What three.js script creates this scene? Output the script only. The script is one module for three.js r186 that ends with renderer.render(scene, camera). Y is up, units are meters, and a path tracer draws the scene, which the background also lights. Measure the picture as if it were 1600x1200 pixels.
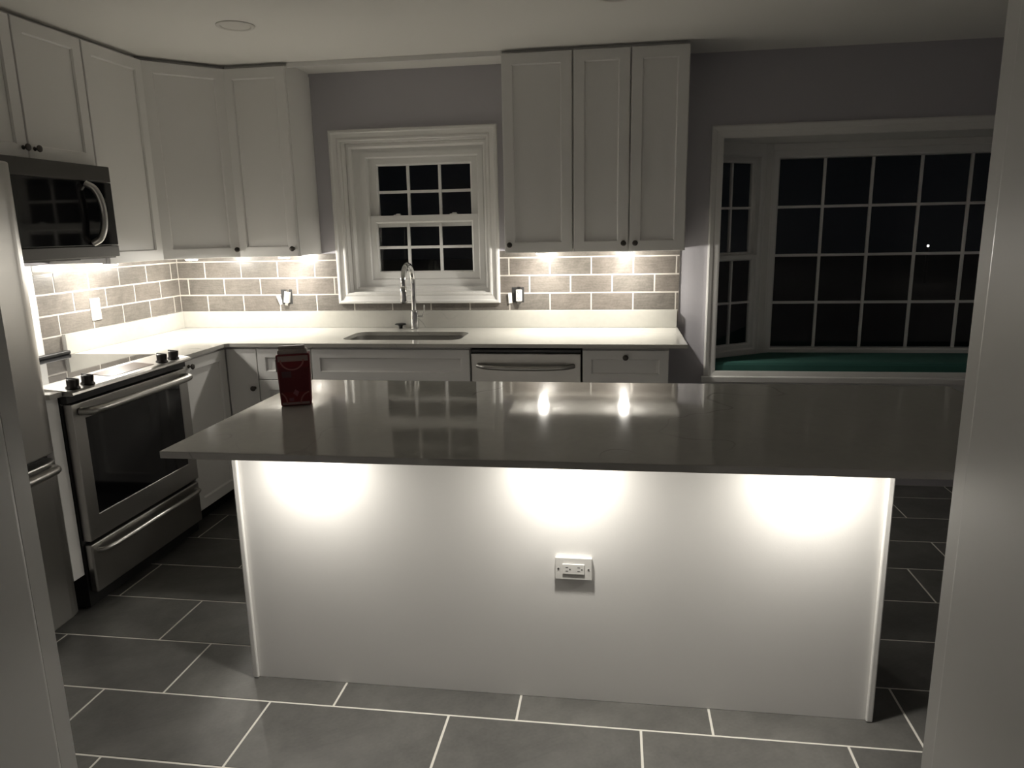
import * as THREE from 'three';
import { RoundedBoxGeometry } from 'three/addons/geometries/RoundedBoxGeometry.js';
import { mergeGeometries } from 'three/addons/utils/BufferGeometryUtils.js';
import { createNoise3D } from 'simplex-noise';

// ---------------------------------------------------------------- camera, sky, exposure
const scene = new THREE.Scene();
scene.background = new THREE.Color().setRGB(0.0006, 0.0008, 0.0010);      // night outside
const camera = new THREE.PerspectiveCamera(2 * Math.atan(600 / 1127.8) * 180 / Math.PI, 4 / 3, 0.05, 120);
camera.position.set(2.708, 1.478, 4.202);
camera.rotation.order = 'YXZ';
camera.rotation.set(-0.2109, 0.1455, -0.0199);
scene.add(camera);
const renderer = new THREE.WebGLRenderer({ antialias: true });
renderer.toneMapping = THREE.LinearToneMapping;
renderer.toneMappingExposure = 1.42;
renderer.shadowMap.enabled = true;
renderer.shadowMap.type = THREE.PCFSoftShadowMap;
const PUCK_COLOR = new THREE.Color().setRGB(1.0, 0.95, 0.86);             // warm white under-cabinet pucks
const CORNER_PUCK = 0.64, CABINET_PUCK = 0.59, ISLAND_PUCK = 0.46, HOOD_LAMP = 0.75, LENS_GLOW = 9;              // candela of each lamp, glow of the lens

// ---------------------------------------------------------------- helpers
let seed = 7;
const rnd = () => { seed = (seed + 0x6d2b79f5) | 0; let t = Math.imul(seed ^ (seed >>> 15), 1 | seed); t = (t + Math.imul(t ^ (t >>> 7), 61 | t)) ^ t; return ((t ^ (t >>> 14)) >>> 0) / 4294967296; };
const noise = createNoise3D(rnd);
const taken = {};
const numbered = (n) => { const k = taken[n] = (taken[n] ?? -1) + 1; return k ? n + '_' + String(k).padStart(3, '0') : n; };
function flatUV(g) {                                                      // uv in metres, by the way each face points
  if (g.index) g = g.toNonIndexed();
  const p = g.attributes.position, n = g.attributes.normal, uv = new Float32Array(p.count * 2);
  for (let i = 0; i < p.count; i++) {
    const ax = Math.abs(n.getX(i)), ay = Math.abs(n.getY(i)), az = Math.abs(n.getZ(i));
    const x = p.getX(i), y = p.getY(i), z = p.getZ(i);
    const [a, b] = ay >= ax && ay >= az ? [x, z] : ax >= az ? [z, y] : [x, y];
    uv[2 * i] = a; uv[2 * i + 1] = b;
  }
  g.setAttribute('uv', new THREE.BufferAttribute(uv, 2));
  return g;
}
const clean = (g) => { const h = g.index ? g.toNonIndexed() : g; for (const k of Object.keys(h.attributes)) if (!['position', 'normal', 'uv'].includes(k)) h.deleteAttribute(k); return h; };
const merge = (list) => list.length === 1 ? clean(list[0]) : mergeGeometries(list.map(clean));
// a box from corner to corner, edges rounded by r
function bx(x0, y0, z0, x1, y1, z1, r = 0) {
  const w = x1 - x0, h = y1 - y0, d = z1 - z0;
  const g = r > 0 ? new RoundedBoxGeometry(w, h, d, 2, Math.min(r, w / 2.01, h / 2.01, d / 2.01)) : new THREE.BoxGeometry(w, h, d);
  g.translate((x0 + x1) / 2, (y0 + y1) / 2, (z0 + z1) / 2);
  return flatUV(g);
}
function cyl(x, y, z, r0, r1, h, axis = 'y', seg = 24) {                  // centred on x, y, z
  const g = new THREE.CylinderGeometry(r1, r0, h, seg);
  if (axis === 'z') g.rotateX(Math.PI / 2); else if (axis === 'x') g.rotateZ(-Math.PI / 2);
  g.translate(x, y, z); return g;
}
const lathe = (pts, seg = 28) => new THREE.LatheGeometry(pts.map(([r, y]) => new THREE.Vector2(r, y)), seg);
const tube = (pts, r, seg = 40, rad = 12) => new THREE.TubeGeometry(new THREE.CatmullRomCurve3(pts.map((p) => new THREE.Vector3(...p)), false, 'centripetal'), seg, r, rad, false);
// a moulding swept round a rectangle with mitred corners; profile = closed list of [outward from the rectangle, z]
function frameSweep(x0, y0, x1, y1, prof) {
  const at = (c, [o, z]) => [[x0 - o, y0 - o, z], [x1 + o, y0 - o, z], [x1 + o, y1 + o, z], [x0 - o, y1 + o, z]][c];
  const v = [];
  for (let c = 0; c < 4; c++) for (let k = 0; k < prof.length; k++) {
    const a = at(c, prof[k]), b = at((c + 1) % 4, prof[k]), d = at(c, prof[(k + 1) % prof.length]), e = at((c + 1) % 4, prof[(k + 1) % prof.length]);
    v.push(...a, ...b, ...e, ...a, ...e, ...d);
  }
  let vol = 0;
  for (let i = 0; i < v.length; i += 9) {
    const [ax, ay, az, bx_, by, bz, cx, cy, cz] = v.slice(i, i + 9);
    vol += ax * (by * cz - bz * cy) - ay * (bx_ * cz - bz * cx) + az * (bx_ * cy - by * cx);
  }
  if (vol < 0) for (let i = 0; i < v.length; i += 9) for (let j = 0; j < 3; j++) { const t = v[i + 3 + j]; v[i + 3 + j] = v[i + 6 + j]; v[i + 6 + j] = t; }
  const g = new THREE.BufferGeometry();
  g.setAttribute('position', new THREE.Float32BufferAttribute(v, 3));
  g.computeVertexNormals();
  return flatUV(g);
}
// a flat outline [x, z] standing from y0 to y1, edges bevelled by b
function slab(pts, y0, y1, b = 0, holes = []) {
  const s = pts instanceof THREE.Shape ? pts : new THREE.Shape(pts.map(([x, z]) => new THREE.Vector2(x, -z)));
  for (const h of holes) s.holes.push(h);
  const g = new THREE.ExtrudeGeometry(s, { depth: y1 - y0 - 2 * b, bevelEnabled: b > 0, bevelThickness: b, bevelSize: b, bevelOffset: -b, bevelSegments: 2, curveSegments: 10 });
  g.rotateX(-Math.PI / 2); g.translate(0, y0 + b, 0);
  return flatUV(g);
}
function part(name, geo, m, parent) {
  const o = new THREE.Mesh(Array.isArray(geo) ? merge(geo) : geo, m);
  o.name = name; o.castShadow = o.receiveShadow = true; parent.add(o);
  return o;
}
function thing(name, label, category, [x, y, z] = [0, 0, 0], turn = 0, group) {
  const o = new THREE.Group(); o.name = numbered(name); o.position.set(x, y, z); o.rotation.y = turn;
  o.userData = { label, category }; if (group) o.userData.group = group;
  scene.add(o); return o;
}
function single(name, geo, m, label, category, group) {
  const o = part(numbered(name), geo, m, scene);
  o.userData = { label, category }; if (group) o.userData.group = group;
  return o;
}
function structure(name, geo, m, label, category = 'structure') {
  const o = geo ? part(name, geo, m, scene) : new THREE.Group();
  if (!geo) { o.name = name; scene.add(o); }
  o.userData = { kind: 'structure', label, category };
  return o;
}

// ---------------------------------------------------------------- textures
function dataTexture(w, h, f, repeat = 1, srgb = false) {
  const d = new Uint8Array(w * h * 4);
  for (let j = 0; j < h; j++) for (let i = 0; i < w; i++) {
    const c = f(i / w, j / h), k = 4 * (j * w + i);
    for (let q = 0; q < 3; q++) d[k + q] = Math.max(0, Math.min(255, 255 * (Array.isArray(c) ? c[q] : c)));
    d[k + 3] = 255;
  }
  const t = new THREE.DataTexture(d, w, h);
  t.wrapS = t.wrapT = THREE.RepeatWrapping; t.magFilter = THREE.LinearFilter; t.minFilter = THREE.LinearMipmapLinearFilter; t.generateMipmaps = true;
  t.repeat.set(repeat, repeat); if (srgb) t.colorSpace = THREE.SRGBColorSpace; t.needsUpdate = true;
  return t;
}
// periodic noise on the unit square: walk a torus
const per = (u, v, f, s = 0) => { const a = 2 * Math.PI * u, b = 2 * Math.PI * v, r = f / 6.283; return 0.5 * noise(r * Math.cos(a) + 11 + s, r * Math.sin(a) + r * 0.7 * Math.cos(b), r * Math.sin(b) + 5 - s) + 0.5 * noise(r * Math.cos(b) + 31 + s, r * Math.sin(b) + r * 0.7 * Math.sin(a), r * Math.cos(a) - s); };
const quartzMap = dataTexture(1024, 1024, (u, v) => {
  const wob = 0.35 * per(u, v, 5, 3) + 0.12 * per(u, v, 14, 9);
  const k = Math.abs(Math.sin(Math.PI * (2 * u + v + wob)));
  const vein = Math.max(0, 1 - k / 0.035) * Math.max(0, 0.25 + per(u, v, 6, 20)) + 0.5 * Math.max(0, 1 - Math.abs(Math.sin(Math.PI * (3 * v - u + 1.4 * wob + 0.3))) / 0.02) * Math.max(0, per(u, v, 5, 40));
  const g = 0.93 + 0.012 * per(u, v, 60, 2) + 0.012 * per(u, v, 12, 7) - 0.24 * vein;
  return [g, g * 0.995, g * 0.975];
}, 0.5, true);
const streakMap = dataTexture(512, 512, (u, v) => {                       // brushed stone tile: fine streaks along the tile
  const s = 0.84 + 0.05 * per(u, v * 1, 6, 1) + 0.05 * noise(u * 5, v * 60, 2) + 0.035 * noise(u * 14, v * 150, 8) + 0.05 * per(u, v, 30, 5);
  return [s, s * 0.985, s * 0.965];
}, 2.2, true);
const stoneMap = dataTexture(512, 512, (u, v) => {                        // dark porcelain floor
  const s = 0.82 + 0.07 * per(u, v, 5, 2) + 0.05 * per(u, v, 18, 6) + 0.035 * per(u, v, 90, 4);
  return [s, s, s * 0.99];
}, 0.8, true);
const grainBump = dataTexture(512, 512, (u, v) => 0.5 + 0.25 * per(u, v, 90, 3) + 0.15 * per(u, v, 40, 8), 3);
const brushed = dataTexture(256, 512, (u, v) => 0.64 + 0.045 * noise(u * 2, v * 220, 4) + 0.03 * noise(u * 5, v * 400, 9), 1.6);
const weave = dataTexture(256, 256, (u, v) => 0.5 + 0.25 * Math.sin(u * 2 * Math.PI * 32) * Math.sin(v * 2 * Math.PI * 32) + 0.18 * per(u, v, 50, 3), 6);

// ---------------------------------------------------------------- materials
const rgb = (r, g, b) => new THREE.Color().setRGB(r, g, b);
const std = (c, roughness, o = {}) => new THREE.MeshStandardMaterial({ color: c, roughness, ...o });
const M = {
  wall: std(rgb(0.53, 0.515, 0.55), 0.75, { bumpMap: grainBump, bumpScale: 0.0004 }),
  ceiling: std(rgb(0.89, 0.875, 0.84), 0.85, { bumpMap: grainBump, bumpScale: 0.0004 }),
  cabinet: std(rgb(0.86, 0.85, 0.83), 0.38),
  cabinetInside: std(rgb(0.55, 0.50, 0.42), 0.6),
  panel: std(rgb(0.86, 0.85, 0.83), 0.42, { bumpMap: grainBump, bumpScale: 0.00015 }),
  trim: std(rgb(0.85, 0.84, 0.815), 0.28),
  vinyl: std(rgb(0.85, 0.845, 0.825), 0.35),
  grout: std(rgb(0.56, 0.53, 0.485), 0.9, { bumpMap: grainBump, bumpScale: 0.0006 }),
  floorGrout: std(rgb(0.80, 0.78, 0.72), 0.9),
  quartz: new THREE.MeshPhysicalMaterial({ color: rgb(0.60, 0.595, 0.575), map: quartzMap, roughness: 0.06 }),
  steel: std(rgb(0.50, 0.49, 0.47), 0.54, { metalness: 1, roughnessMap: brushed }),
  slate: std(rgb(0.10, 0.096, 0.090), 0.5, { metalness: 0.5 }),                // the dark finish of the microwave's grille and trim
  aluminium: std(rgb(0.62, 0.61, 0.59), 0.38, { metalness: 1 }),
  chrome: std(rgb(0.80, 0.80, 0.80), 0.07, { metalness: 1 }),
  nickel: std(rgb(0.10, 0.093, 0.086), 0.30, { metalness: 1 }),
  blackGlass: std(rgb(0.006, 0.006, 0.007), 0.06),
  cooktop: std(rgb(0.012, 0.012, 0.013), 0.04),
  black: std(rgb(0.012, 0.012, 0.012), 0.45),
  knob: std(rgb(0.020, 0.016, 0.014), 0.30),
  display: std(rgb(0.13, 0.085, 0.065), 0.30),
  plastic: std(rgb(0.78, 0.77, 0.74), 0.3),
  slot: std(rgb(0.03, 0.03, 0.03), 0.6),
  green: std(rgb(0.045, 0.150, 0.125), 0.95, { bumpMap: weave, bumpScale: 0.0012 }),
  glass: new THREE.MeshPhysicalMaterial({ color: rgb(1, 1, 1), roughness: 0.0, transmission: 1, thickness: 0, ior: 1.38 }),
  lamp: new THREE.MeshStandardMaterial({ color: rgb(0.9, 0.88, 0.84), roughness: 0.4, emissive: PUCK_COLOR, emissiveIntensity: LENS_GLOW }),
  lampOff: std(rgb(0.80, 0.78, 0.74), 0.35),
  outdoor: std(rgb(0.006, 0.007, 0.005), 0.95),
};
const splashTiles = [[0.240, 0.227, 0.211], [0.260, 0.244, 0.228], [0.226, 0.215, 0.202], [0.250, 0.232, 0.216]].map((c) => std(rgb(...c), 0.32, { map: streakMap, bumpMap: streakMap, bumpScale: 0.0006 }));
const floorTiles = [[0.215, 0.212, 0.204], [0.229, 0.226, 0.217], [0.203, 0.201, 0.194]].map((c) => std(rgb(...c), 0.42, { map: stoneMap, bumpMap: stoneMap, bumpScale: 0.0004 }));

// ---------------------------------------------------------------- the room
const CEIL = 2.37, ROOM_X = 5.7, FRONT = 3.475, FRONT_T = 0.17, REAR = 5.8;
const JL = 1.998, JR = 3.0456;                                            // faces of the doorway jambs
const CT = 0.914, CTH = 0.02, CB = CT - CTH;                              // worktop top, thickness, underside

// floor: grout bed with porcelain tiles laid in alternating third bond
const floor = structure('floor', bx(-0.12, -0.10, -0.16, ROOM_X + 0.12, -0.0015, REAR + 0.1), M.floorGrout, 'dark grey rectangular porcelain floor tiles with pale grout', 'floor');
{
  const P = 0.2952, L = 2 * P, g = 0.0075, zA = 2.2667;
  const cuts = {};
  for (let k = -4; k < 8; k++) {
    const z1 = zA - k * P, z0 = z1 - P, off = ((k % 2) + 2) % 2 ? 1.0237 : 1.0237 + 0.212;   // tiles between row lines k and k + 1
    for (let x = off - Math.ceil(off / L) * L; x < ROOM_X; x += L) {
      const a = Math.max(0, x) + g / 2, b = Math.min(ROOM_X, x + L) - g / 2, c = Math.max(0, z0) + g / 2, d = Math.min(FRONT, z1) - g / 2;
      if (b - a < 0.02 || d - c < 0.02) continue;
      const key = [b - a, d - c].map((q) => q.toFixed(3)).join();
      const geo = cuts[key] ??= (() => { const t = slab([[-(b - a) / 2, -(d - c) / 2], [(b - a) / 2, -(d - c) / 2], [(b - a) / 2, (d - c) / 2], [-(b - a) / 2, (d - c) / 2]], -0.008, 0, 0.0012); return t; })();
      const t = part('floor_tile', geo, floorTiles[Math.floor(rnd() * 3)], floor);
      t.position.set((a + b) / 2, 0, (c + d) / 2); t.rotation.y = rnd() < 0.5 ? 0 : Math.PI;
    }
  }
  part('hallway_floor', bx(0, -0.008, FRONT, ROOM_X, 0, REAR), floorTiles[0], floor);
}
structure('ceiling', bx(-0.12, CEIL, -0.16, ROOM_X + 0.12, CEIL + 0.1, REAR + 0.1), M.ceiling, 'plain white painted kitchen ceiling', 'ceiling');
const rectHole = (x0, y0, x1, y1) => { const p = new THREE.Path(); p.moveTo(x0, y0); p.lineTo(x0, y1); p.lineTo(x1, y1); p.lineTo(x1, y0); p.closePath(); return p; };
const W1 = [1.106, 1.115, 1.98, 2.0], BAY = [3.269, 0.637, 5.34, 1.941];  // openings in the back wall
const wallBack = (() => {
  const s = new THREE.Shape([[-0.12, 0], [ROOM_X + 0.12, 0], [ROOM_X + 0.12, CEIL], [-0.12, CEIL]].map((p) => new THREE.Vector2(...p)));
  s.holes.push(rectHole(...W1), rectHole(BAY[0] - 0.052, BAY[1], BAY[2] + 0.052, BAY[3]));
  const g = new THREE.ExtrudeGeometry(s, { depth: 0.16, bevelEnabled: false }); g.translate(0, 0, -0.16);
  return structure('wall_back', flatUV(g), M.wall, 'grey painted kitchen wall with window over the sink and bay window', 'wall');
})();
const wallLeft = structure('wall_left', bx(-0.12, 0, 0, 0, CEIL, REAR), M.wall, 'grey painted wall behind the range and refrigerator', 'wall');
structure('wall_right', bx(ROOM_X, 0, 0, ROOM_X + 0.12, CEIL, REAR), M.wall, 'grey painted wall at the end of the kitchen', 'wall');
structure('wall_rear', bx(-0.12, 0, REAR, ROOM_X + 0.12, CEIL, REAR + 0.1), M.wall, 'grey painted wall of the room beyond the doorway', 'wall');
{
  const s = new THREE.Shape([[0, 0], [JL - 0.02, 0], [JL - 0.02, 2.08], [JR + 0.02, 2.08], [JR + 0.02, 0], [ROOM_X, 0], [ROOM_X, CEIL], [0, CEIL]].map((p) => new THREE.Vector2(...p)));
  const g = new THREE.ExtrudeGeometry(s, { depth: FRONT_T, bevelEnabled: false }); g.translate(0, 0, FRONT);
  structure('wall_front', flatUV(g), M.wall, 'grey painted wall with the doorway looking into the kitchen', 'wall');
}
// doorway: jamb, rounded at its edge, and flat casings on both sides of the wall
function jambSide(name, label, face, s) {                                 // s = +1: the wood lies towards -x
  const t = structure(name, null, null, label, 'door trim');
  const arc = []; for (let k = 0; k <= 5; k++) { const a = Math.PI / 2 * k / 5; arc.push([face - s * 0.007 * (1 - Math.cos(a)), FRONT + 0.007 * (1 - Math.sin(a))]); }
  const z1 = FRONT + FRONT_T;
  const wind = (pts) => s > 0 ? pts : pts.slice().reverse();
  part('jamb', slab(wind([...arc, [face - s * 0.02, FRONT], [face - s * 0.02, z1], [face, z1]]), 0, 2.06), M.trim, t);
  const cas = (za, zb) => slab(wind([[face - s * 0.0035, za], [face - s * 0.0035, zb], [face - s * 0.085, zb], [face - s * 0.085, za]]), 0, 2.14, 0.003);
  part('casing', cas(FRONT - 0.025, FRONT - 0.0005), M.trim, t);
  part('casing', cas(z1 + 0.0005, z1 + 0.018), M.trim, t);
  return t;
}
jambSide('trim_1', 'white painted door jamb and casing beside the refrigerator', JL, 1);
jambSide('trim_2', 'white painted door jamb and casing in front of the bay window', JR, -1);
{
  const t = structure('trim_3', null, null, 'white painted head of the doorway', 'door trim');
  part('head_jamb', bx(JL - 0.02, 2.06, FRONT, JR + 0.02, 2.08, FRONT + FRONT_T), M.trim, t);
  part('casing', bx(JL - 0.088, 2.142, FRONT - 0.025, JR + 0.088, 2.22, FRONT - 0.0005), M.trim, t);
  part('casing', bx(JL - 0.088, 2.142, FRONT + FRONT_T + 0.0005, JR + 0.088, 2.22, FRONT + FRONT_T + 0.018), M.trim, t);
}
structure('trim_4', bx(0.955, 2.346, 0.283, 2.111, CEIL - 0.0005, 0.30), M.cabinet, 'thin white strip along the ceiling between the wall cabinets', 'trim');

// backsplash: streaked tiles in half bond on a grout bed, between worktop upstand and cabinets
const TILE_W = 0.2375, TILE_H = 0.1018, TILE_G = 0.0078, TILE_Y0 = 1.0165, TILE_TOP = 1.357;
function tilePiece(parent, a, b, y0, y1, turn) {                          // a..b along the wall
  const g = bx(0, 0, 0, b - a, y1 - y0, 0.0055, 0.0014);
  const t = part('tile', g, splashTiles[Math.floor(rnd() * 4)], parent);
  const uv = g.attributes.uv, ou = rnd(), ov = rnd();
  for (let i = 0; i < uv.count; i++) uv.setXY(i, uv.getX(i) + ou, uv.getY(i) + ov);
  if (turn) { t.rotation.y = Math.PI / 2; t.position.set(0.003, y0, b); } else t.position.set(a, y0, 0.003);
}
part('grout', [bx(0.0072, 0.95, 0.0001, 1.052, TILE_TOP, 0.0072), bx(1.052, 0.95, 0.0001, 2.032, 1.06, 0.0072), bx(2.032, 0.95, 0.0001, 3.058, TILE_TOP, 0.0072)], M.grout, wallBack);
part('grout', bx(0.0001, 0.915, 0, 0.0072, TILE_TOP, 1.152), M.grout, wallLeft);
for (let r = 0; r < 3; r++) {
  const y0 = TILE_Y0 + r * TILE_H, y1 = Math.min(TILE_TOP, y0 + TILE_H) - TILE_G;
  const spans = y0 > 1.05 ? [[0.010, 1.0485], [2.0355, 3.056]] : [[0.010, 3.056]];
  const off = (r % 2 ? 2.446 : 2.327) % TILE_W;
  for (const [s0, s1] of spans) for (let x = off - TILE_W; x < s1; x += TILE_W) {
    const a = Math.max(s0, x + TILE_G / 2), b = Math.min(s1, x + TILE_W - TILE_G / 2);
    if (b - a > 0.008) tilePiece(wallBack, a, b, y0, r === 0 && a < 2.03 && b > 1.05 ? Math.min(y1, 1.0565 + 0.06) : y1, false);
  }
}
for (let r = -1; r < 3; r++) {
  const y0 = TILE_Y0 + r * TILE_H, y1 = Math.min(TILE_TOP, y0 + TILE_H) - TILE_G;
  const off = (r % 2 ? 0.554 - TILE_W / 2 + 0.003 : 0.554) % TILE_W;
  for (let z = off - TILE_W; z < 1.9; z += TILE_W) {
    const a = Math.max(r < 0 ? 1.03 : 0.012, z + TILE_G / 2), b = Math.min(1.150, z + TILE_W - TILE_G / 2);
    if (b - a > 0.012) tilePiece(wallLeft, a, b, y0, y1, true);
  }
}

for (const [a, b] of [[0.012, 1.0485], [2.0355, 3.056]]) tilePiece(wallBack, a, b, TILE_Y0 + 3 * TILE_H, TILE_TOP, false);   // narrow edge pieces under the cabinets
tilePiece(wallLeft, 0.012, 1.150, TILE_Y0 + 3 * TILE_H, TILE_TOP, true);
part('edge_trim', bx(0.0001, 0.915, 1.153, 0.0105, TILE_TOP, 1.200, 0.002), M.trim, wallLeft);

// ---------------------------------------------------------------- windows
function gridOf(parent, x0, y0, x1, y1, nx, ny, z, bar = 0.017) {         // muntins and panes of one sash, each pane its own piece
  const w = (x1 - x0 - (nx - 1) * bar) / nx, h = (y1 - y0 - (ny - 1) * bar) / ny;
  for (let i = 1; i < nx; i++) part('muntin', bx(x0 + i * (w + bar) - bar, y0, z - 0.009, x0 + i * (w + bar), y1, z + 0.009, 0.003), M.vinyl, parent);
  for (let j = 1; j < ny; j++) for (let i = 0; i < nx; i++) part('muntin', bx(x0 + i * (w + bar) - 0.0005, y0 + j * (h + bar) - bar, z - 0.008, x0 + i * (w + bar) + w + 0.0005, y0 + j * (h + bar), z + 0.008, 0.003), M.vinyl, parent);
  const g = bx(-w / 2, -h / 2, -0.002, w / 2, h / 2, 0.002);
  for (let j = 0; j < ny; j++) for (let i = 0; i < nx; i++) { const p = part('pane', g, M.glass, parent); p.position.set(x0 + i * (w + bar) + w / 2, y0 + j * (h + bar) + h / 2, z); }
}
const sashFrame = (x0, y0, x1, y1, w, z0, z1) => frameSweep(x0, y0, x1, y1, [[0, z0], [w, z0], [w, z1], [0.010, z1], [0.004, z1 - 0.004], [0, z1 - 0.010]]);
{
  const w = structure('window_1', null, null, 'white double-hung window with grid panes above the sink', 'window');
  const [x0, y0, x1, y1] = W1;
  part('casing', frameSweep(x0, y0, x1, y1, [[-0.006, 0.0005], [0.056, 0.0005], [0.056, 0.024], [0.050, 0.030], [0.040, 0.030], [0.034, 0.022], [0.012, 0.015], [0.006, 0.018], [-0.002, 0.018], [-0.006, 0.014]]), M.trim, w);
  part('jamb', frameSweep(x0 + 0.012, y0 + 0.012, x1 - 0.012, y1 - 0.012, [[0, 0], [0.012, 0], [0.012, -0.155], [0, -0.155]]), M.trim, w);
  part('stop', frameSweep(x0 + 0.040, y0 + 0.034, x1 - 0.040, y1 - 0.040, [[0, -0.158], [0.030, -0.158], [0.030, -0.066], [0.024, -0.060], [0.010, -0.060], [0, -0.070]]), M.trim, w);
  part('frame', frameSweep(1.232, 1.196, 1.897, 1.905, [[0, -0.160], [0.090, -0.160], [0.090, -0.094], [0.034, -0.094], [0.034, -0.088], [0.006, -0.088], [0, -0.094]]), M.vinyl, w);
  const up = part('upper_sash', sashFrame(1.285, 1.560, 1.848, 1.862, 0.055, -0.150, -0.128), M.vinyl, w);
  gridOf(up, 1.285, 1.560, 1.848, 1.862, 3, 2, -0.141);
  const lo = part('lower_sash', sashFrame(1.276, 1.243, 1.853, 1.527, 0.046, -0.126, -0.100), M.vinyl, w);
  gridOf(lo, 1.276, 1.243, 1.853, 1.527, 3, 2, -0.114);
  for (const x of [1.40, 1.745]) part('sash_lock', [bx(x - 0.022, 1.567, -0.124, x + 0.022, 1.578, -0.103, 0.003), bx(x - 0.008, 1.578, -0.122, x + 0.018, 1.584, -0.108, 0.002)], M.vinyl, lo);
}
{
  const w = structure('window_2', null, null, 'white bay window with grid panes and a window seat', 'window');
  const [x0, y0, x1, y1] = BAY, D = 0.37, cx0 = 3.605, cx1 = 5.004;       // the bay turns at cx0 and cx1, D behind the wall
  part('casing', frameSweep(x0, y0 + 0.02, x1, y1, [[-0.004, 0.0005], [0.060, 0.0005], [0.060, 0.018], [0.052, 0.022], [0.034, 0.018], [0.028, 0.014], [0.004, 0.012], [-0.004, 0.010]]), M.trim, w);
  part('stool', bx(x0 - 0.075, 0.600, 0.0225, x1 + 0.075, 0.636, 0.050, 0.006), M.trim, w);
  part('apron', bx(x0 - 0.058, 0.535, 0.0005, x1 + 0.058, 0.597, 0.018, 0.003), M.trim, w);
  const inner = [[x0 - 0.051, -0.001], [x1 + 0.051, -0.001], [x1 + 0.051, -0.165], [cx1 + 0.06, -D - 0.09], [cx0 - 0.06, -D - 0.09], [x0 - 0.051, -0.165]];
  part('seat_board', slab(inner, 0.605, 0.638), M.trim, w);
  part('head_board', slab(inner, 1.935, 1.965), M.trim, w);
  // the middle light
  const cf = part('center_frame', sashFrame(3.650, 0.735, 4.962, 1.851, 0.045, -D - 0.07, -D), M.vinyl, w);
  part('center_head', bx(cx0, 1.896, -D - 0.07, cx1, 1.935, -D + 0.012, 0.003), M.trim, w);
  part('center_sill', bx(cx0, 0.638, -D - 0.07, cx1, 0.690, -D + 0.004, 0.003), M.trim, w);
  gridOf(cf, 3.650, 0.735, 4.962, 1.851, 5, 4, -D - 0.035, 0.016);
  for (const x of [cx0, cx1]) part('post', cyl(x, (0.638 + 1.935) / 2, -D - 0.035, 0.040, 0.040, 1.297, 'y', 8), M.trim, w);
  // the two flankers, double-hung, turned 45 degrees
  for (const s of [-1, 1]) {
    const ax = 0.415, az = 0.27, len = Math.hypot(ax, az);                // runs from inside the wall to the post
    const gx = s < 0 ? 0.048 : len - 0.428;                                   // the glass lies nearer the wall
    const g = part('flanker_frame', sashFrame(gx + 0.010, 0.742, gx + 0.370, 1.860, 0.030, -0.07, 0), M.vinyl, w);
    if (s < 0) { g.position.set(cx0 - ax, 0, -D + az); g.rotation.y = Math.atan2(az, ax); }
    else { g.position.set(cx1, 0, -D); g.rotation.y = -Math.atan2(az, ax); }
    const pa = s < 0 ? 0.447 : 0, pb = s < 0 ? len : len - 0.447;
    part('mullion_board', bx(pa, 0.638, -0.07, pb, 1.935, 0.004, 0.003), M.trim, g);
    part('sill_board', bx(gx - 0.020, 0.638, -0.07, gx + 0.4, 0.712, 0.002), M.trim, g);
    part('head_trim', bx(gx - 0.018, 1.890, -0.07, gx + 0.4, 1.935, 0.002), M.trim, g);
    for (const [ya, yb, z] of [[1.320, 1.828, -0.051], [0.774, 1.270, -0.024]]) {
      part('sash', sashFrame(gx + 0.042, ya, gx + 0.338, yb, 0.033, z - 0.011, z + 0.012), M.vinyl, g);
      gridOf(g, gx + 0.042, ya, gx + 0.338, yb, 2, 2, z, 0.014);
    }
  }
}
// green cushion filling the window seat
{
  const g = slab([[3.262, -0.004], [5.347, -0.004], [5.347, -0.12], [4.985, -0.352], [3.625, -0.352], [3.262, -0.12]], 0.6385, 0.712, 0.018);
  single('seat_cushion', g, M.green, 'dark green fabric cushion filling the bay window seat', 'cushion');
}
// night outside: bare ground and one far lamp
structure('ground_outside', bx(-30, -1.2, -60, 40, -1.0, -0.6), M.outdoor, 'dark ground outside the windows', 'ground');
{
  const t = thing('garden_lamp', 'tiny white lamp shining far off through the bay window', 'lamp', [15.327, -1.0, -28]);
  const h = 1.41;
  part('pole', cyl(0, h / 2, 0, 0.06, 0.04, h, 'y', 10), M.black, t);
  const b = part('lamp_globe', new THREE.SphereGeometry(0.042, 16, 12), new THREE.MeshStandardMaterial({ color: rgb(1, 1, 1), emissive: rgb(1, 0.97, 0.9), emissiveIntensity: 6 }), t);
  b.position.y = h + 0.08;
  const l = new THREE.PointLight(0xfff4e0, 0.15, 0, 2); l.position.set(0, h + 0.08, 0); l.castShadow = true; t.add(l);
}

// ---------------------------------------------------------------- cabinets
const knobGeo = (() => { const g = lathe([[0, 0], [0.009, 0], [0.0085, 0.003], [0.0048, 0.006], [0.0048, 0.013], [0.012, 0.018], [0.0145, 0.022], [0.0135, 0.026], [0.008, 0.028], [0, 0.0285]], 20); g.rotateX(Math.PI / 2); return g; })();
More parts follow.
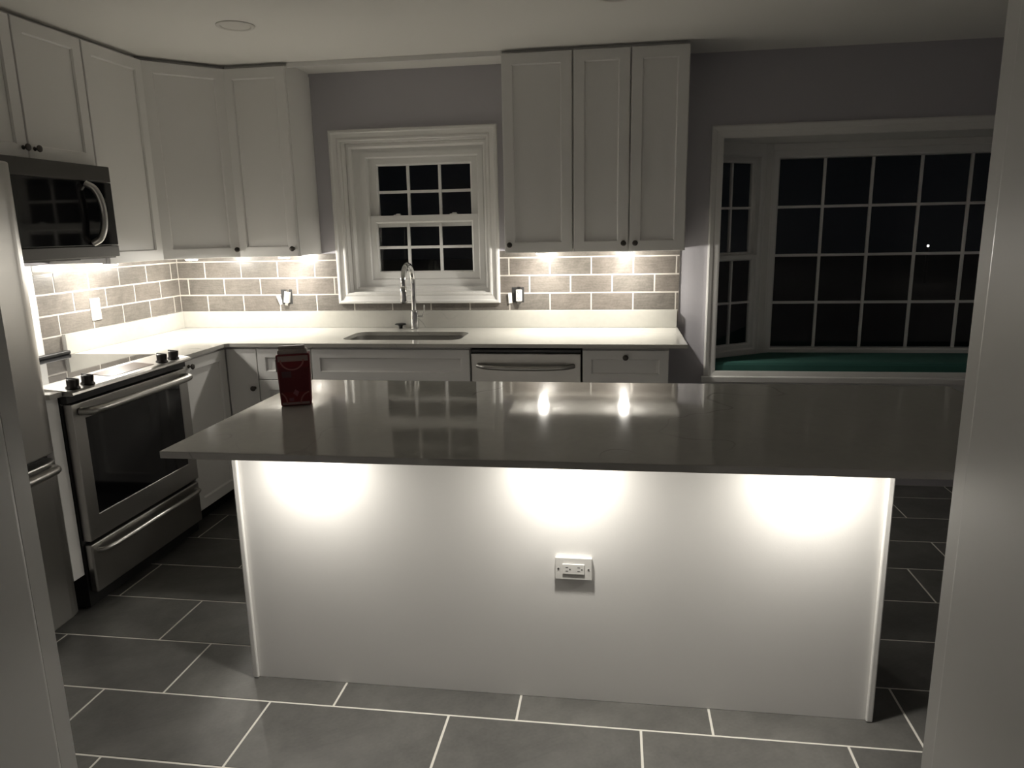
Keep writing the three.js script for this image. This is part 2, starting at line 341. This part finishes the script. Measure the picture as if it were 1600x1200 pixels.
// a shaker front in its own plane facing +z, its lower left corner at the origin
function shaker(parent, name, x, y, z, w, h, knob, rail = 0.058, turn = 0) {
  const t = 0.019, r = Math.min(rail, h * 0.30), d = part(name, frameSweep(r, r, w - r, h - r, [[0, 0], [r, 0], [r, t - 0.002], [r - 0.002, t], [0.005, t], [0, t - 0.007]]), M.cabinet, parent);
  part('panel', bx(r - 0.004, r - 0.004, 0.002, w - r + 0.004, h - r + 0.004, t - 0.011), M.cabinet, d);
  if (knob) { const k = part('knob', knobGeo, M.nickel, d); k.position.set(knob[0], knob[1], t); }
  d.position.set(x, y, z); d.rotation.y = turn;
  return d;
}
const UB = 1.355, UT = 2.352, UD = 0.301;
function wallCabinet(label, at, turn, w, y0, doors, x0 = 0.001) {
  const t = thing('wall_cabinet', label, 'cabinet', [at[0], y0, at[1]], turn, 'white wall cabinets');
  part('body', [bx(x0, 0.004, 0, w - 0.001, UT - y0, UD), bx(x0, 0, UD - 0.018, w - 0.001, 0.004, UD)], M.cabinet, t);
  part('top_filler', bx(x0, UT - y0, 0.01, w - 0.001, CEIL - y0 - 0.0006, UD - 0.02), M.cabinet, t);
  for (const [a, b, k] of doors) shaker(t, 'door', a + 0.002, 0, UD + 0.0008, b - a - 0.004, UT - y0 - 0.003, k && [k > 0 ? b - a - 0.028 : 0.028, 0.042]);
  return t;
}
wallCabinet('white shaker wall cabinet with two small doors above the microwave', [0.001, 1.812], Math.PI / 2, 0.783, 1.800, [[0.002, 0.389, 1], [0.393, 0.780, -1]]);
wallCabinet('white shaker wall cabinet between microwave and corner cabinet', [0.001, 1.029], Math.PI / 2, 0.432, UB, [[0.002, 0.429, 0]]);
wallCabinet('white shaker wall cabinet between corner cabinet and sink window', [0.592, 0.001], 0, 0.362, UB, [[0.002, 0.359, 1]]);
wallCabinet('single-door white shaker wall cabinet right beside the sink window', [2.112, 0.001], 0, 0.367, UB, [[0.002, 0.364, -1]]);
wallCabinet('two-door white shaker wall cabinet nearest the bay window', [2.479, 0.001], 0, 0.579, UB, [[0.002, 0.288, 1], [0.292, 0.576, -1]]);
{
  const t = thing('corner_wall_cabinet', 'white diagonal corner wall cabinet with one shaker door', 'cabinet', [0, UB, 0]);
  const c = 0.594, d = UD;
  part('body', slab([[0.001, 0.001], [c - 0.003, 0.001], [c - 0.003, d - 0.006], [d - 0.006, c - 0.003], [0.001, c - 0.003]], 0.003, UT - UB), M.cabinet, t);
  part('top_filler', slab([[0.01, 0.01], [c - 0.01, 0.01], [c - 0.01, d - 0.02], [d - 0.02, c - 0.01], [0.01, c - 0.01]], UT - UB, CEIL - UB - 0.0006), M.cabinet, t);
  const len = Math.hypot(c - d, c - d), off = 0.004;
  shaker(t, 'door', d + off + 0.001, 0, c - 0.004 + off, len - 0.004, UT - UB - 0.003, [len - 0.032, 0.042], 0.058, Math.PI / 4);
}
// base cabinets
const BD = 0.611, TOE = 0.10, BT = 0.8935;
function baseCabinet(label, x, w, drawer, doors, name = 'base_cabinet') {
  const t = thing(name, label, 'cabinet', [x, 0, 0.003], 0, 'white base cabinets');
  const c = BD - 0.003;                                                   // the sink cabinet is an open box, so that the bowl can hang in it
  part('body', name === 'sink_cabinet' ? [bx(0.001, TOE, 0, 0.019, BT, c), bx(w - 0.019, TOE, 0, w - 0.001, BT, c), bx(0.019, TOE, 0, w - 0.019, TOE + 0.018, c), bx(0.019, TOE + 0.018, 0, w - 0.019, BT, 0.006), bx(0.019, TOE + 0.018, c - 0.018, w - 0.019, BT, c)] : bx(0.001, TOE, 0, w - 0.001, BT, c), M.cabinet, t);
  part('toe_kick', bx(0.001, 0.001, 0, w - 0.001, TOE, BD - 0.075), M.black, t);
  if (drawer) shaker(t, drawer[1] || 'drawer', 0.002, 0.716, BD - 0.002, w - 0.004, 0.165, drawer[0], 0.050);
  for (const [a, b, k] of doors) shaker(t, 'door', a, TOE + 0.006, BD - 0.002, b - a, 0.606, k && [k > 0 ? b - a - 0.028 : 0.028, 0.565]);
  return t;
}
baseCabinet('narrow white base cabinet with drawer between corner and sink', 0.8085, 0.304, [[0.152, 0.083]], [[0.002, 0.302, 1]]);
baseCabinet('wide white sink base cabinet with plain false drawer front', 1.1145, 0.855, [null, 'false_front'], [[0.002, 0.4265, 1], [0.4285, 0.853, -1]], 'sink_cabinet');
baseCabinet('white base cabinet with one-knob drawer between dishwasher and bay window', 2.542, 0.427, [[0.212, 0.132]], [[0.002, 0.425, -1]]);
{
  const t = thing('corner_base_cabinet', 'white L-shaped corner base cabinet between range and narrow drawer cabinet', 'cabinet');
  const B = BD, e = 1.024, f = 0.8075;
  part('body', slab([[0.003, 0.003], [f, 0.003], [f, B], [B, B], [B, e], [0.003, e]], TOE, BT), M.cabinet, t);
  part('toe_kick', slab([[0.003, 0.003], [f, 0.003], [f, B - 0.075], [B - 0.075, B - 0.075], [B - 0.075, e], [0.003, e]], 0.001, TOE), M.black, t);
  const d = part('door', bx(0, 0, 0, f - 0.637, 0.772, 0.019, 0.002), M.cabinet, t); d.position.set(0.635, TOE + 0.008, B + 0.001);
  let k = part('knob', knobGeo, M.nickel, d); k.position.set(0.147, 0.561, 0.019);
  const q = shaker(t, 'door', B + 0.001, TOE + 0.008, e - 0.002, e - 0.637, 0.772, [0.045, 0.742], 0.058, Math.PI / 2);
}
{
  const t = thing('filler_panel', 'narrow white base filler panel between refrigerator and range', 'cabinet', [0, 0, 1.816]);
  part('panel', bx(0.003, 0.165, 0, 0.622, BT, 0.058, 0.002), M.cabinet, t);
  part('toe_kick', bx(0.003, 0.001, 0, 0.54, 0.165, 0.058), M.black, t);
}

// ---------------------------------------------------------------- worktops
const CX = 3.055, CZ = 0.648;
{
  const t = thing('worktop', 'white veined quartz worktop running round the corner past the sink', 'countertop');
  const sh = new THREE.Shape([[0.010, 0.010], [CX, 0.010], [CX, CZ], [CZ + 0.02, CZ], [CZ, CZ + 0.02], [CZ, 1.028], [0.010, 1.028]].map(([x, z]) => new THREE.Vector2(x, -z)));
  const hole = new THREE.Path(), [a, b, c, d, r] = [1.232, 1.893, 0.205, 0.520, 0.07];
  hole.moveTo(a + r, -c); hole.lineTo(b - r, -c); hole.absarc(b - r, -c - r, r, Math.PI / 2, 0, true); hole.lineTo(b, -d + r); hole.absarc(b - r, -d + r, r, 0, -Math.PI / 2, true);
  hole.lineTo(a + r, -d); hole.absarc(a + r, -d + r, r, -Math.PI / 2, -Math.PI, true); hole.lineTo(a, -c - r); hole.absarc(a + r, -c - r, r, Math.PI, Math.PI / 2, true);
  part('top', slab(sh, CB, CT, 0.002, [hole]), M.quartz, t);
}
single('worktop_upstand', bx(0.0095, CT + 0.0003, 0.0095, 3.050, 1.0155, 0.0285, 0.0015), M.quartz, 'low white quartz upstand along the worktop below the sink window', 'upstand');
single('worktop_upstand', bx(0.0095, CT + 0.0003, 0.029, 0.0285, 1.0155, 1.0275, 0.0015), M.quartz, 'low white quartz upstand on the wall beside the range', 'upstand');
single('worktop_strip', bx(0.010, CB, 1.816, CZ - 0.004, CT, 1.876, 0.002), M.quartz, 'narrow white quartz worktop strip between range and refrigerator', 'countertop');
{
  const t = thing('sink', 'stainless steel undermount sink bowl under the window', 'sink', [1.5625, CB - 0.001, 0.3625]);
  const rr = (w, d, r) => { const s = new THREE.Shape(); s.moveTo(-w + r, -d); s.lineTo(w - r, -d); s.absarc(w - r, -d + r, r, -Math.PI / 2, 0); s.lineTo(w, d - r); s.absarc(w - r, d - r, r, 0, Math.PI / 2); s.lineTo(-w + r, d); s.absarc(-w + r, d - r, r, Math.PI / 2, Math.PI); s.lineTo(-w, -d + r); s.absarc(-w + r, -d + r, r, Math.PI, 1.5 * Math.PI); return s; };
  const holeOf = (s) => new THREE.Path(s.getPoints(10).reverse());
  const rim = rr(0.350, 0.177, 0.08), wall = rr(0.334, 0.161, 0.072);
  part('rim', slab(rim, -0.004, 0, 0, [holeOf(rr(0.3325, 0.1595, 0.07))]), M.steel, t);
  part('bowl', [slab(wall, -0.205, -0.0045, 0, [holeOf(rr(0.3315, 0.1585, 0.07))]), slab(rr(0.334, 0.161, 0.072), -0.208, -0.205)], M.steel, t);
  part('drain', cyl(0.02, -0.203, -0.02, 0.045, 0.045, 0.004), M.chrome, t);
}
{
  const t = thing('faucet', 'tall chrome gooseneck kitchen faucet with pull-down spray head', 'faucet', [1.534, CT + 0.0004, 0.090]);
  part('base', lathe([[0, 0], [0.027, 0], [0.027, 0.006], [0.0245, 0.010], [0.023, 0.10], [0.019, 0.112], [0, 0.112]]), M.chrome, t);
  const pts = [[0, 0.10, 0], [0, 0.20, 0], [0, 0.280, 0]];
  for (let k = 1; k <= 10; k++) { const a = Math.PI * k / 10; pts.push([0, 0.280 + 0.098 * Math.sin(a), 0.098 - 0.098 * Math.cos(a)]); }
  pts.push([0, 0.255, 0.197]);
  part('neck', tube(pts, 0.0155, 64, 16), M.chrome, t);
  const h = part('spray_head', lathe([[0, 0], [0.0195, 0], [0.0215, 0.006], [0.0195, 0.055], [0.0165, 0.090], [0, 0.090]]), M.chrome, t); h.position.set(0, 0.176, 0.197);
  part('nozzle', cyl(0, 0.1745, 0.197, 0.014, 0.014, 0.004), M.black, t);
  part('lever', [cyl(0.034, 0.075, 0, 0.011, 0.011, 0.032, 'x', 18), tube([[0.046, 0.075, 0], [0.058, 0.095, 0.004], [0.066, 0.145, 0.012]], 0.0048, 16, 10)], M.chrome, t);
}
{
  const g = lathe([[0, 0], [0.011, 0], [0.012, 0.012], [0.016, 0.019], [0.032, 0.022], [0.034, 0.026], [0.030, 0.029], [0, 0.030]]); g.translate(1.438, CT + 0.0004, 0.062);
  single('sink_stopper', g, M.black, 'small black mushroom-shaped sink cap standing beside the faucet', 'sink stopper');
}

// ---------------------------------------------------------------- dishwasher
{
  const t = thing('dishwasher', 'stainless steel dishwasher with curved bar handle under the worktop', 'dishwasher', [1.972, 0, 0.01]);
  const w = 0.567;
  part('body', bx(0.003, 0.09, 0, w - 0.003, 0.886, 0.59), M.black, t);
  part('toe_kick', bx(0.003, 0.001, 0, w - 0.003, 0.09, 0.53), M.black, t);
  part('control_strip', bx(0.003, 0.866, 0.59, w - 0.003, 0.884, 0.616, 0.003), M.blackGlass, t);
  part('door', bx(0.003, 0.11, 0.59, w - 0.003, 0.864, 0.622, 0.006), M.steel, t);
  const hp = []; for (let k = 0; k <= 12; k++) { const s = k / 12 * 2 - 1; hp.push([w / 2 + s * 0.245, 0.801 - 0.006 * (1 - s * s), 0.626 + 0.045 * Math.pow(1 - s ** 4, 0.5)]); }
  const hg = tube(hp, 0.012, 48, 12); part('handle', hg, M.steel, t);
}

// ---------------------------------------------------------------- range
{
  const t = thing('range', 'stainless steel slide-in electric range with glass cooktop', 'range', [0.012, 0, 1.8125], Math.PI / 2);   // local x runs along the wall towards the corner, local z out into the room
  const w = 0.7815;
  part('body', bx(0.002, 0.02, 0.005, w - 0.002, 0.905, 0.610), M.black, t);
  part('cooktop', bx(0, 0.905, 0.012, w, 0.921, 0.499, 0.003), M.cooktop, t);
  part('rear_vent', bx(0.004, 0.9215, 0.012, w - 0.004, 0.940, 0.042, 0.006), M.black, t);
  // sloping control panel along the front
  const cp = new THREE.Shape([[0.500, 0.896], [0.500, 0.9225], [0.515, 0.9245], [0.660, 0.912], [0.672, 0.906], [0.674, 0.898], [0.668, 0.893]].map((p) => new THREE.Vector2(...p)));
  const cg = new THREE.ExtrudeGeometry(cp, { depth: w, bevelEnabled: false }); cg.rotateY(-Math.PI / 2); cg.translate(w, 0, 0);
  const panel = part('control_panel', flatUV(cg), M.steel, t);
  part('control_face', bx(0.002, 0.862, 0.6105, w - 0.002, 0.8945, 0.640, 0.003), M.black, t);
  const dg = bx(-0.140, 0, -0.050, 0.140, 0.002, 0.050, 0.001);
  const disp = part('display', dg, M.display, panel); disp.position.set(w * 0.53, 0.9182, 0.585); disp.rotation.x = 0.086;
  const kg = lathe([[0, 0], [0.0215, 0], [0.0215, 0.004], [0.0175, 0.008], [0.0185, 0.026], [0.0165, 0.031], [0, 0.032]], 24);
  const ind = bx(-0.003, 0.012, -0.020, 0.003, 0.0335, 0.020, 0.001);
  for (const x of [0.052, 0.132, w - 0.170, w - 0.082]) {
    const k = part('control_knob', kg, M.knob, t); k.position.set(x, 0.9142, 0.634); k.rotation.x = 0.086; k.scale.setScalar(1.22);
    part('pointer', ind, M.knob, k);
  }
  const ds = new THREE.Shape([[0.012, 0.300], [w - 0.012, 0.300], [w - 0.012, 0.856], [0.012, 0.856]].map((p) => new THREE.Vector2(...p)));
  ds.holes.push(rectHole(0.078, 0.395, w - 0.078, 0.790));
  const og = new THREE.ExtrudeGeometry(ds, { depth: 0.030, bevelEnabled: true, bevelThickness: 0.003, bevelSize: 0.003, bevelOffset: -0.003, bevelSegments: 2 }); og.translate(0, 0, 0.615);
  const door = part('oven_door', flatUV(og), M.steel, t);
  part('window', bx(0.076, 0.393, 0.615, w - 0.076, 0.792, 0.645), M.blackGlass, door);
  part('emblem', cyl(w / 2, 0.352, 0.6485, 0.011, 0.011, 0.002, 'z', 20), M.steel, door);
  const bar = [[0.055, 0.822, 0.650], [0.062, 0.824, 0.690], [0.10, 0.825, 0.704], [w / 2, 0.825, 0.708], [w - 0.10, 0.825, 0.704], [w - 0.062, 0.824, 0.690], [w - 0.055, 0.822, 0.650]];
  const hg = tube(bar, 0.0165, 64, 14); hg.scale(1, 1, 1); part('handle', hg, M.steel, door);
  const dr = part('drawer', bx(0.012, 0.080, 0.612, w - 0.012, 0.284, 0.645, 0.008), M.steel, t);
  part('handle', tube([[0.045, 0.250, 0.640], [0.052, 0.252, 0.668], [0.09, 0.252, 0.678], [w / 2, 0.252, 0.680], [w - 0.09, 0.252, 0.678], [w - 0.052, 0.252, 0.668], [w - 0.045, 0.250, 0.640]], 0.010, 64, 12), M.steel, dr);
  for (const [x, z] of [[0.04, 0.06], [w - 0.04, 0.06], [0.04, 0.55], [w - 0.04, 0.55]]) part('foot', cyl(x, 0.0105, z, 0.018, 0.018, 0.019, 'y', 14), M.black, t);
}
// microwave over the range
{
  const t = thing('microwave', 'dark slate-trimmed over-the-range microwave with curved bar handle', 'microwave', [0.012, 1.385, 1.8105], Math.PI / 2);
  const w = 0.778, H = 0.4125, F = 0.372;
  part('body', bx(0.002, 0.010, 0, w - 0.002, H, F - 0.036), M.slate, t);
  part('top_grille', bx(0, H - 0.072, F - 0.036, w, H - 0.002, F, 0.004), M.slate, t);
  const d = part('door', bx(0, 0.058, F - 0.036, w - 0.0005, H - 0.0735, F, 0.004), M.blackGlass, t);
  part('window', bx(0.10, 0.088, F - 0.002, 0.52, H - 0.105, F + 0.0008), M.cooktop, d);
  const hp = []; for (let k = 0; k <= 14; k++) { const s = k / 14 * 2 - 1; hp.push([0.603 + 0.038 * (1 - s * s), 0.198 + s * 0.130, F + 0.004 + 0.042 * Math.pow(Math.max(0, 1 - s ** 4), 0.5)]); }
  const hg = tube(hp, 0.0145, 56, 14); part('handle', hg, M.aluminium, d);
  part('bottom_trim', bx(0, 0.006, F - 0.036, w, 0.0565, F, 0.004), M.slate, t);
  part('underside', bx(0.004, 0, 0.01, w - 0.004, 0.010, F - 0.02), M.slate, t);
  for (const x of [0.10, 0.28, 0.46]) part('vent_slot', bx(x, -0.003, F - 0.075, x + 0.10, 0, F - 0.035, 0.001), M.black, t);
  for (const x of [0.21, 0.57]) {                                          // the hood lamps over the cooktop are on
    part('hood_lamp_lens', bx(x - 0.035, -0.005, 0.175, x + 0.035, 0, 0.225, 0.002), M.lamp, t);
    const b = new THREE.SpotLight(PUCK_COLOR, HOOD_LAMP, 0, 1.48, 1, 2); b.position.set(x, -0.009, 0.20); b.target.position.set(x, -1, 0.20);
    b.castShadow = true; b.shadow.radius = 0.9; b.shadow.mapSize.set(1024, 1024); b.shadow.camera.near = 0.004; t.add(b, b.target);
  }
}
// refrigerator, bowed doors over a freezer drawer
{
  const t = thing('refrigerator', 'stainless steel french-door refrigerator with freezer drawer beside the range', 'refrigerator', [0.03, 0, 2.792], Math.PI / 2);
  const w = 0.912, F = 0.640, B = 0.555;
  part('body', bx(0.003, 0.03, 0, w - 0.003, 1.725, B), M.steel, t);
  const bow = (a, b, y0, y1) => {
    const pts = [[a, B + 0.003]]; const n = 40, R = 0.075;
    for (let k = 0; k <= n; k++) {
      const s = k / n, x = a + (b - a) * s, e = Math.min(x - a, b - x), c = ((x - w / 2) / (w / 2));
      const round = e < R ? 0.036 * (1 - Math.sqrt(Math.max(0, 1 - (1 - e / R) ** 2))) : 0;
      pts.push([x, F - 0.014 * c * c - round]);
    }
    pts.push([b, B + 0.003]);
    return slab(pts.reverse(), y0, y1, 0.006);
  };
  const l = part('door', bow(0.003, w / 2 - 0.002, 0.702, 1.738), M.steel, t);
  const r = part('door', bow(w / 2 + 0.002, w - 0.003, 0.702, 1.738), M.steel, t);
  for (const [d, x] of [[l, w / 2 - 0.045], [r, w / 2 + 0.045]]) part('handle', tube([[x, 0.80, F - 0.004], [x, 0.83, F + 0.045], [x, 1.20, F + 0.055], [x, 1.57, F + 0.045], [x, 1.60, F - 0.004]], 0.012, 48, 12), M.steel, d);
  const f = part('freezer_drawer', bow(0.003, w - 0.003, 0.055, 0.676), M.steel, t);
  part('handle', [tube([[0.05, 0.646, F - 0.03], [0.055, 0.648, F + 0.006], [0.12, 0.649, F + 0.022], [w - 0.12, 0.649, F + 0.022], [w - 0.055, 0.648, F + 0.006], [w - 0.05, 0.646, F - 0.03]], 0.017, 64, 12)], M.steel, f);
  part('gasket', bx(0.01, 0.676, 0.45, w - 0.01, 0.702, B + 0.02), M.black, t);
  part('kick_plate', bx(0.01, 0.002, 0.03, w - 0.01, 0.05, B - 0.01), M.black, t);
}

// ---------------------------------------------------------------- island
const IX0 = 1.497, IX1 = 3.488, IZ = 2.144, ITL = 1.497, ITR = 3.86, IB = 1.553, IF = 2.498;
{
  const t = thing('island', 'kitchen island base with plain pale grey back panel', 'kitchen island', [0, 0, 0]);
  part('body', bx(IX0 + 0.012, 0.001, IB + 0.06, IX1 - 0.012, CB - 0.0005, IZ - 0.014), M.cabinet, t);
  part('back_panel', bx(IX0 + 0.012, 0.001, IZ - 0.0135, IX1 - 0.012, CB - 0.001, IZ), M.panel, t);
  for (const [a, b] of [[IX0, IX0 + 0.020], [IX1 - 0.020, IX1]]) part('corner_trim', bx(a, 0.001, IZ + 0.0005, b, CB - 0.001, IZ + 0.0125, 0.0055), M.trim, t);
  for (const [a, b] of [[IX0, IX0 + 0.011], [IX1 - 0.011, IX1]]) part('side_panel', bx(a, 0.001, IB + 0.05, b, CB - 0.001, IZ), M.cabinet, t);
}
single('island_worktop', bx(ITL, CB, IB, ITR, CT, IF, 0.002), M.quartz, 'long white quartz worktop overhanging the kitchen island', 'countertop');

// ---------------------------------------------------------------- puck lights
function puck(label, x, y, z, candela, side = 0.70) {
  const t = thing('puck_light', label, 'puck light', [x, y, z], 0, y > 1 ? 'puck lights under the wall cabinets' : 'puck lights under the island overhang');
  part('housing', lathe([[0, 0], [0.034, 0], [0.035, -0.002], [0.035, -0.009], [0.0335, -0.0105], [0, -0.0105]], 32), M.plastic, t);
  part('lens', lathe([[0, -0.0105], [0.0325, -0.0105], [0.0325, -0.015], [0.029, -0.0185], [0, -0.0195]], 32), M.lamp, t);
  const glow = new THREE.PointLight(PUCK_COLOR, candela * side, 0, 2);     // the domed lens also throws light sideways; the housing keeps it off the cabinet
  glow.position.set(0, -0.0165, 0); glow.castShadow = true; glow.shadow.radius = 1.1; glow.shadow.mapSize.set(1024, 1024); glow.shadow.camera.near = 0.004;
  const beam = new THREE.SpotLight(PUCK_COLOR, candela, 0, 1.48, 1, 2);     // and most of it down
  beam.position.set(0, -0.0175, 0); beam.castShadow = true; beam.shadow.radius = 0.9; beam.shadow.mapSize.set(1024, 1024); beam.shadow.camera.near = 0.004;
  beam.target.position.set(0, -1, 0); t.add(glow, beam, beam.target);
}
puck('glowing puck light under the wall cabinet next to the microwave', 0.185, UB + 0.002, 0.840, CORNER_PUCK);
puck('glowing puck light under the diagonal corner cabinet', 0.292, UB + 0.002, 0.302, CORNER_PUCK);
puck('glowing puck light under the wall cabinet between corner cabinet and sink window', 0.800, UB + 0.002, 0.185, CORNER_PUCK);
puck('glowing puck light under the single-door cabinet beside the sink window', 2.301, UB + 0.002, 0.190, CABINET_PUCK);
puck('glowing puck light under the two-door cabinet nearest the bay window', 2.757, UB + 0.002, 0.185, CABINET_PUCK);
puck('puck light under the island overhang at the refrigerator end', 1.772, CB, 2.262, ISLAND_PUCK, 0.45);
puck('puck light under the island overhang above the island outlet', 2.560, CB, 2.262, ISLAND_PUCK, 0.45);
puck('puck light under the island overhang at the bay window end', 3.258, CB, 2.262, ISLAND_PUCK, 0.45);
// recessed ceiling lights, switched off
for (const [x, z, label] of [[1.052, 1.0, 'round recessed ceiling light, switched off, above the range side'], [2.693, 1.085, 'round recessed ceiling light, switched off, above the island']]) {
  const t = thing('recessed_light', label, 'ceiling light', [x, CEIL, z], 0, 'recessed ceiling lights');
  part('trim_ring', lathe([[0.062, -0.0005], [0.082, -0.0005], [0.081, -0.004], [0.072, -0.007], [0.064, -0.005], [0.062, -0.0005]], 40), M.lampOff, t);
  part('lens', lathe([[0, -0.003], [0.060, -0.003], [0.0605, -0.0005], [0, -0.0005]], 40), M.lampOff, t);
}

// ---------------------------------------------------------------- outlets
function receptacle(parent, m) {                                          // duplex insert standing upright, facing +z at z = 0
  const r = part('receptacle', [bx(-0.0165, -0.0335, 0, 0.0165, 0.0335, 0.004, 0.0012)], m, parent);
  for (const y of [-0.018, 0.018]) {
    for (const x of [-0.006, 0.006]) part('slot', bx(x - 0.0011, y - 0.002, 0.0035, x + 0.0011, y + 0.006, 0.0043), M.slot, r);
    part('slot', cyl(0, y - 0.0075, 0.0040, 0.0022, 0.0022, 0.001, 'z', 10), M.slot, r);
  }
  return r;
}
{
  const t = thing('wall_outlet', 'white duplex outlet with cover plate on the tiles above the range side', 'outlet', [0.0087, 1.113, 0.772], Math.PI / 2);
  part('cover_plate', bx(-0.035, -0.057, 0, 0.035, 0.057, 0.006, 0.002), M.plastic, t);
  const r = receptacle(t, M.plastic); r.position.z = 0.0055;
}
for (const [x, y, tilt, label] of [[0.712, 1.102, -0.16, 'uncovered tilted white outlet in tiles left of the sink window'], [2.139, 1.104, 0.0, 'uncovered upright white outlet in tiles right of the sink window']]) {
  const t = thing('uncovered_outlet', label, 'outlet', [x, y, 0.0088], 0, 'uncovered outlets in the backsplash');
  part('box_opening', bx(-0.036, -0.044, -0.003, 0.036, 0.044, 0.0006, 0.0004), M.slot, t);
  const r = receptacle(t, M.plastic); r.position.set(0.008, -0.002, 0.020); r.rotation.z = tilt; r.rotation.y = -0.12;
  part('device_body', bx(-0.015, -0.032, -0.019, 0.015, 0.032, -0.0005, 0.002), M.plastic, r);
  part('mounting_strap', bx(-0.010, 0.034, -0.003, 0.010, 0.050, -0.001, 0.0008), M.chrome, r);
  part('mounting_strap', bx(-0.010, -0.050, -0.003, 0.010, -0.034, -0.001, 0.0008), M.chrome, r);
  const e = part('loose_cover', bx(-0.011, -0.030, 0, 0.011, 0.030, 0.003, 0.001), M.plastic, t); e.position.set(-0.046, -0.018, 0.004); e.rotation.set(0, 0.5, tilt ? 0.3 : 0.05);
}
{
  const t = thing('island_outlet', 'white duplex outlet lying sideways on the island back panel', 'outlet', [2.587, 0.458, IZ + 0.0005]);
  part('outlet_box', bx(-0.056, -0.036, 0, 0.056, 0.036, 0.012, 0.002), M.plastic, t);
  const r = receptacle(t, M.plastic); r.position.z = 0.0115; r.rotation.z = Math.PI / 2;
  for (const x of [-0.046, 0.046]) part('screw', cyl(x, 0, 0.0125, 0.003, 0.003, 0.0015, 'z', 12), M.chrome, t);
}

// ---------------------------------------------------------------- red package on the island
{
  const c = document.createElement('canvas'); c.width = 256; c.height = 512;
  const g = c.getContext('2d');
  g.fillStyle = '#7a141c'; g.fillRect(0, 0, 256, 512);
  g.fillStyle = '#66101a'; g.fillRect(0, 120, 256, 260);
  g.fillStyle = '#a8928a'; g.fillRect(0, 0, 256, 58); g.fillRect(0, 486, 256, 26);
  g.strokeStyle = '#b0706c'; g.lineWidth = 14;
  g.beginPath(); g.ellipse(118, 40, 98, 104, 0, 0, Math.PI); g.stroke();
  g.beginPath(); g.ellipse(270, 500, 96, 116, 0, Math.PI, 1.5 * Math.PI); g.stroke();
  g.beginPath(); g.ellipse(-24, 500, 70, 120, 0, 1.5 * Math.PI, 2 * Math.PI); g.stroke();
  g.fillStyle = '#5e3a3e'; g.fillRect(22, 160, 82, 64);
  g.fillStyle = '#a2606a'; g.beginPath(); g.moveTo(130, 350); g.lineTo(164, 380); g.lineTo(142, 428); g.lineTo(106, 392); g.closePath(); g.fill();
  g.fillStyle = '#8a5560'; g.fillRect(66, 440, 44, 34);
  const tex = new THREE.CanvasTexture(c); tex.colorSpace = THREE.SRGBColorSpace;
  const red = std(rgb(1, 1, 1), 0.5, { map: tex }), side = std(rgb(0.20, 0.018, 0.024), 0.5), top = std(rgb(0.42, 0.36, 0.33), 0.4);
  const t = thing('coffee_package', 'upright red and grey printed package standing on the island corner', 'package', [1.640, CT + 0.0005, 1.950], 0.38);
  const w = 0.052, d = 0.032, H = 0.175;
  const body = bx(-w, 0, -d, w, H, d, 0.006); { const p = body.attributes.position; for (let i = 0; i < p.count; i++) { const k = 0.96 + 0.04 * p.getY(i) / H; p.setX(i, p.getX(i) * (1 - 0.05 * Math.cos(p.getY(i) / H * 3))); p.setZ(i, p.getZ(i) * k); } }
  part('bag_body', body, side, t);
  const face = new THREE.PlaneGeometry(2 * w - 0.012, H - 0.010, 8, 12); face.translate(0, H / 2, 0);
  { const p = face.attributes.position; for (let i = 0; i < p.count; i++) { const y = p.getY(i) / H, x = p.getX(i) / w; p.setX(i, p.getX(i) * (1 - 0.05 * Math.cos(y * 3))); p.setZ(i, d * (0.96 + 0.04 * y) + 0.0006 + 0.002 * (1 - x * x) * Math.sin(Math.PI * y)); } face.computeVertexNormals(); }
  part('printed_front', face, red, t);
  part('folded_top', [bx(-w + 0.004, H - 0.002, -d + 0.004, w - 0.006, H + 0.014, d - 0.006, 0.005), bx(-w + 0.006, H + 0.012, -0.010, w - 0.012, H + 0.025, 0.008, 0.004)], top, t);
  part('side_tab', bx(-w - 0.006, H - 0.062, -0.008, -w + 0.006, H - 0.018, 0.010, 0.003), top, t);
}

scene.traverse((o) => { if (o.isMesh) { o.castShadow = true; o.receiveShadow = true; } });
renderer.render(scene, camera);
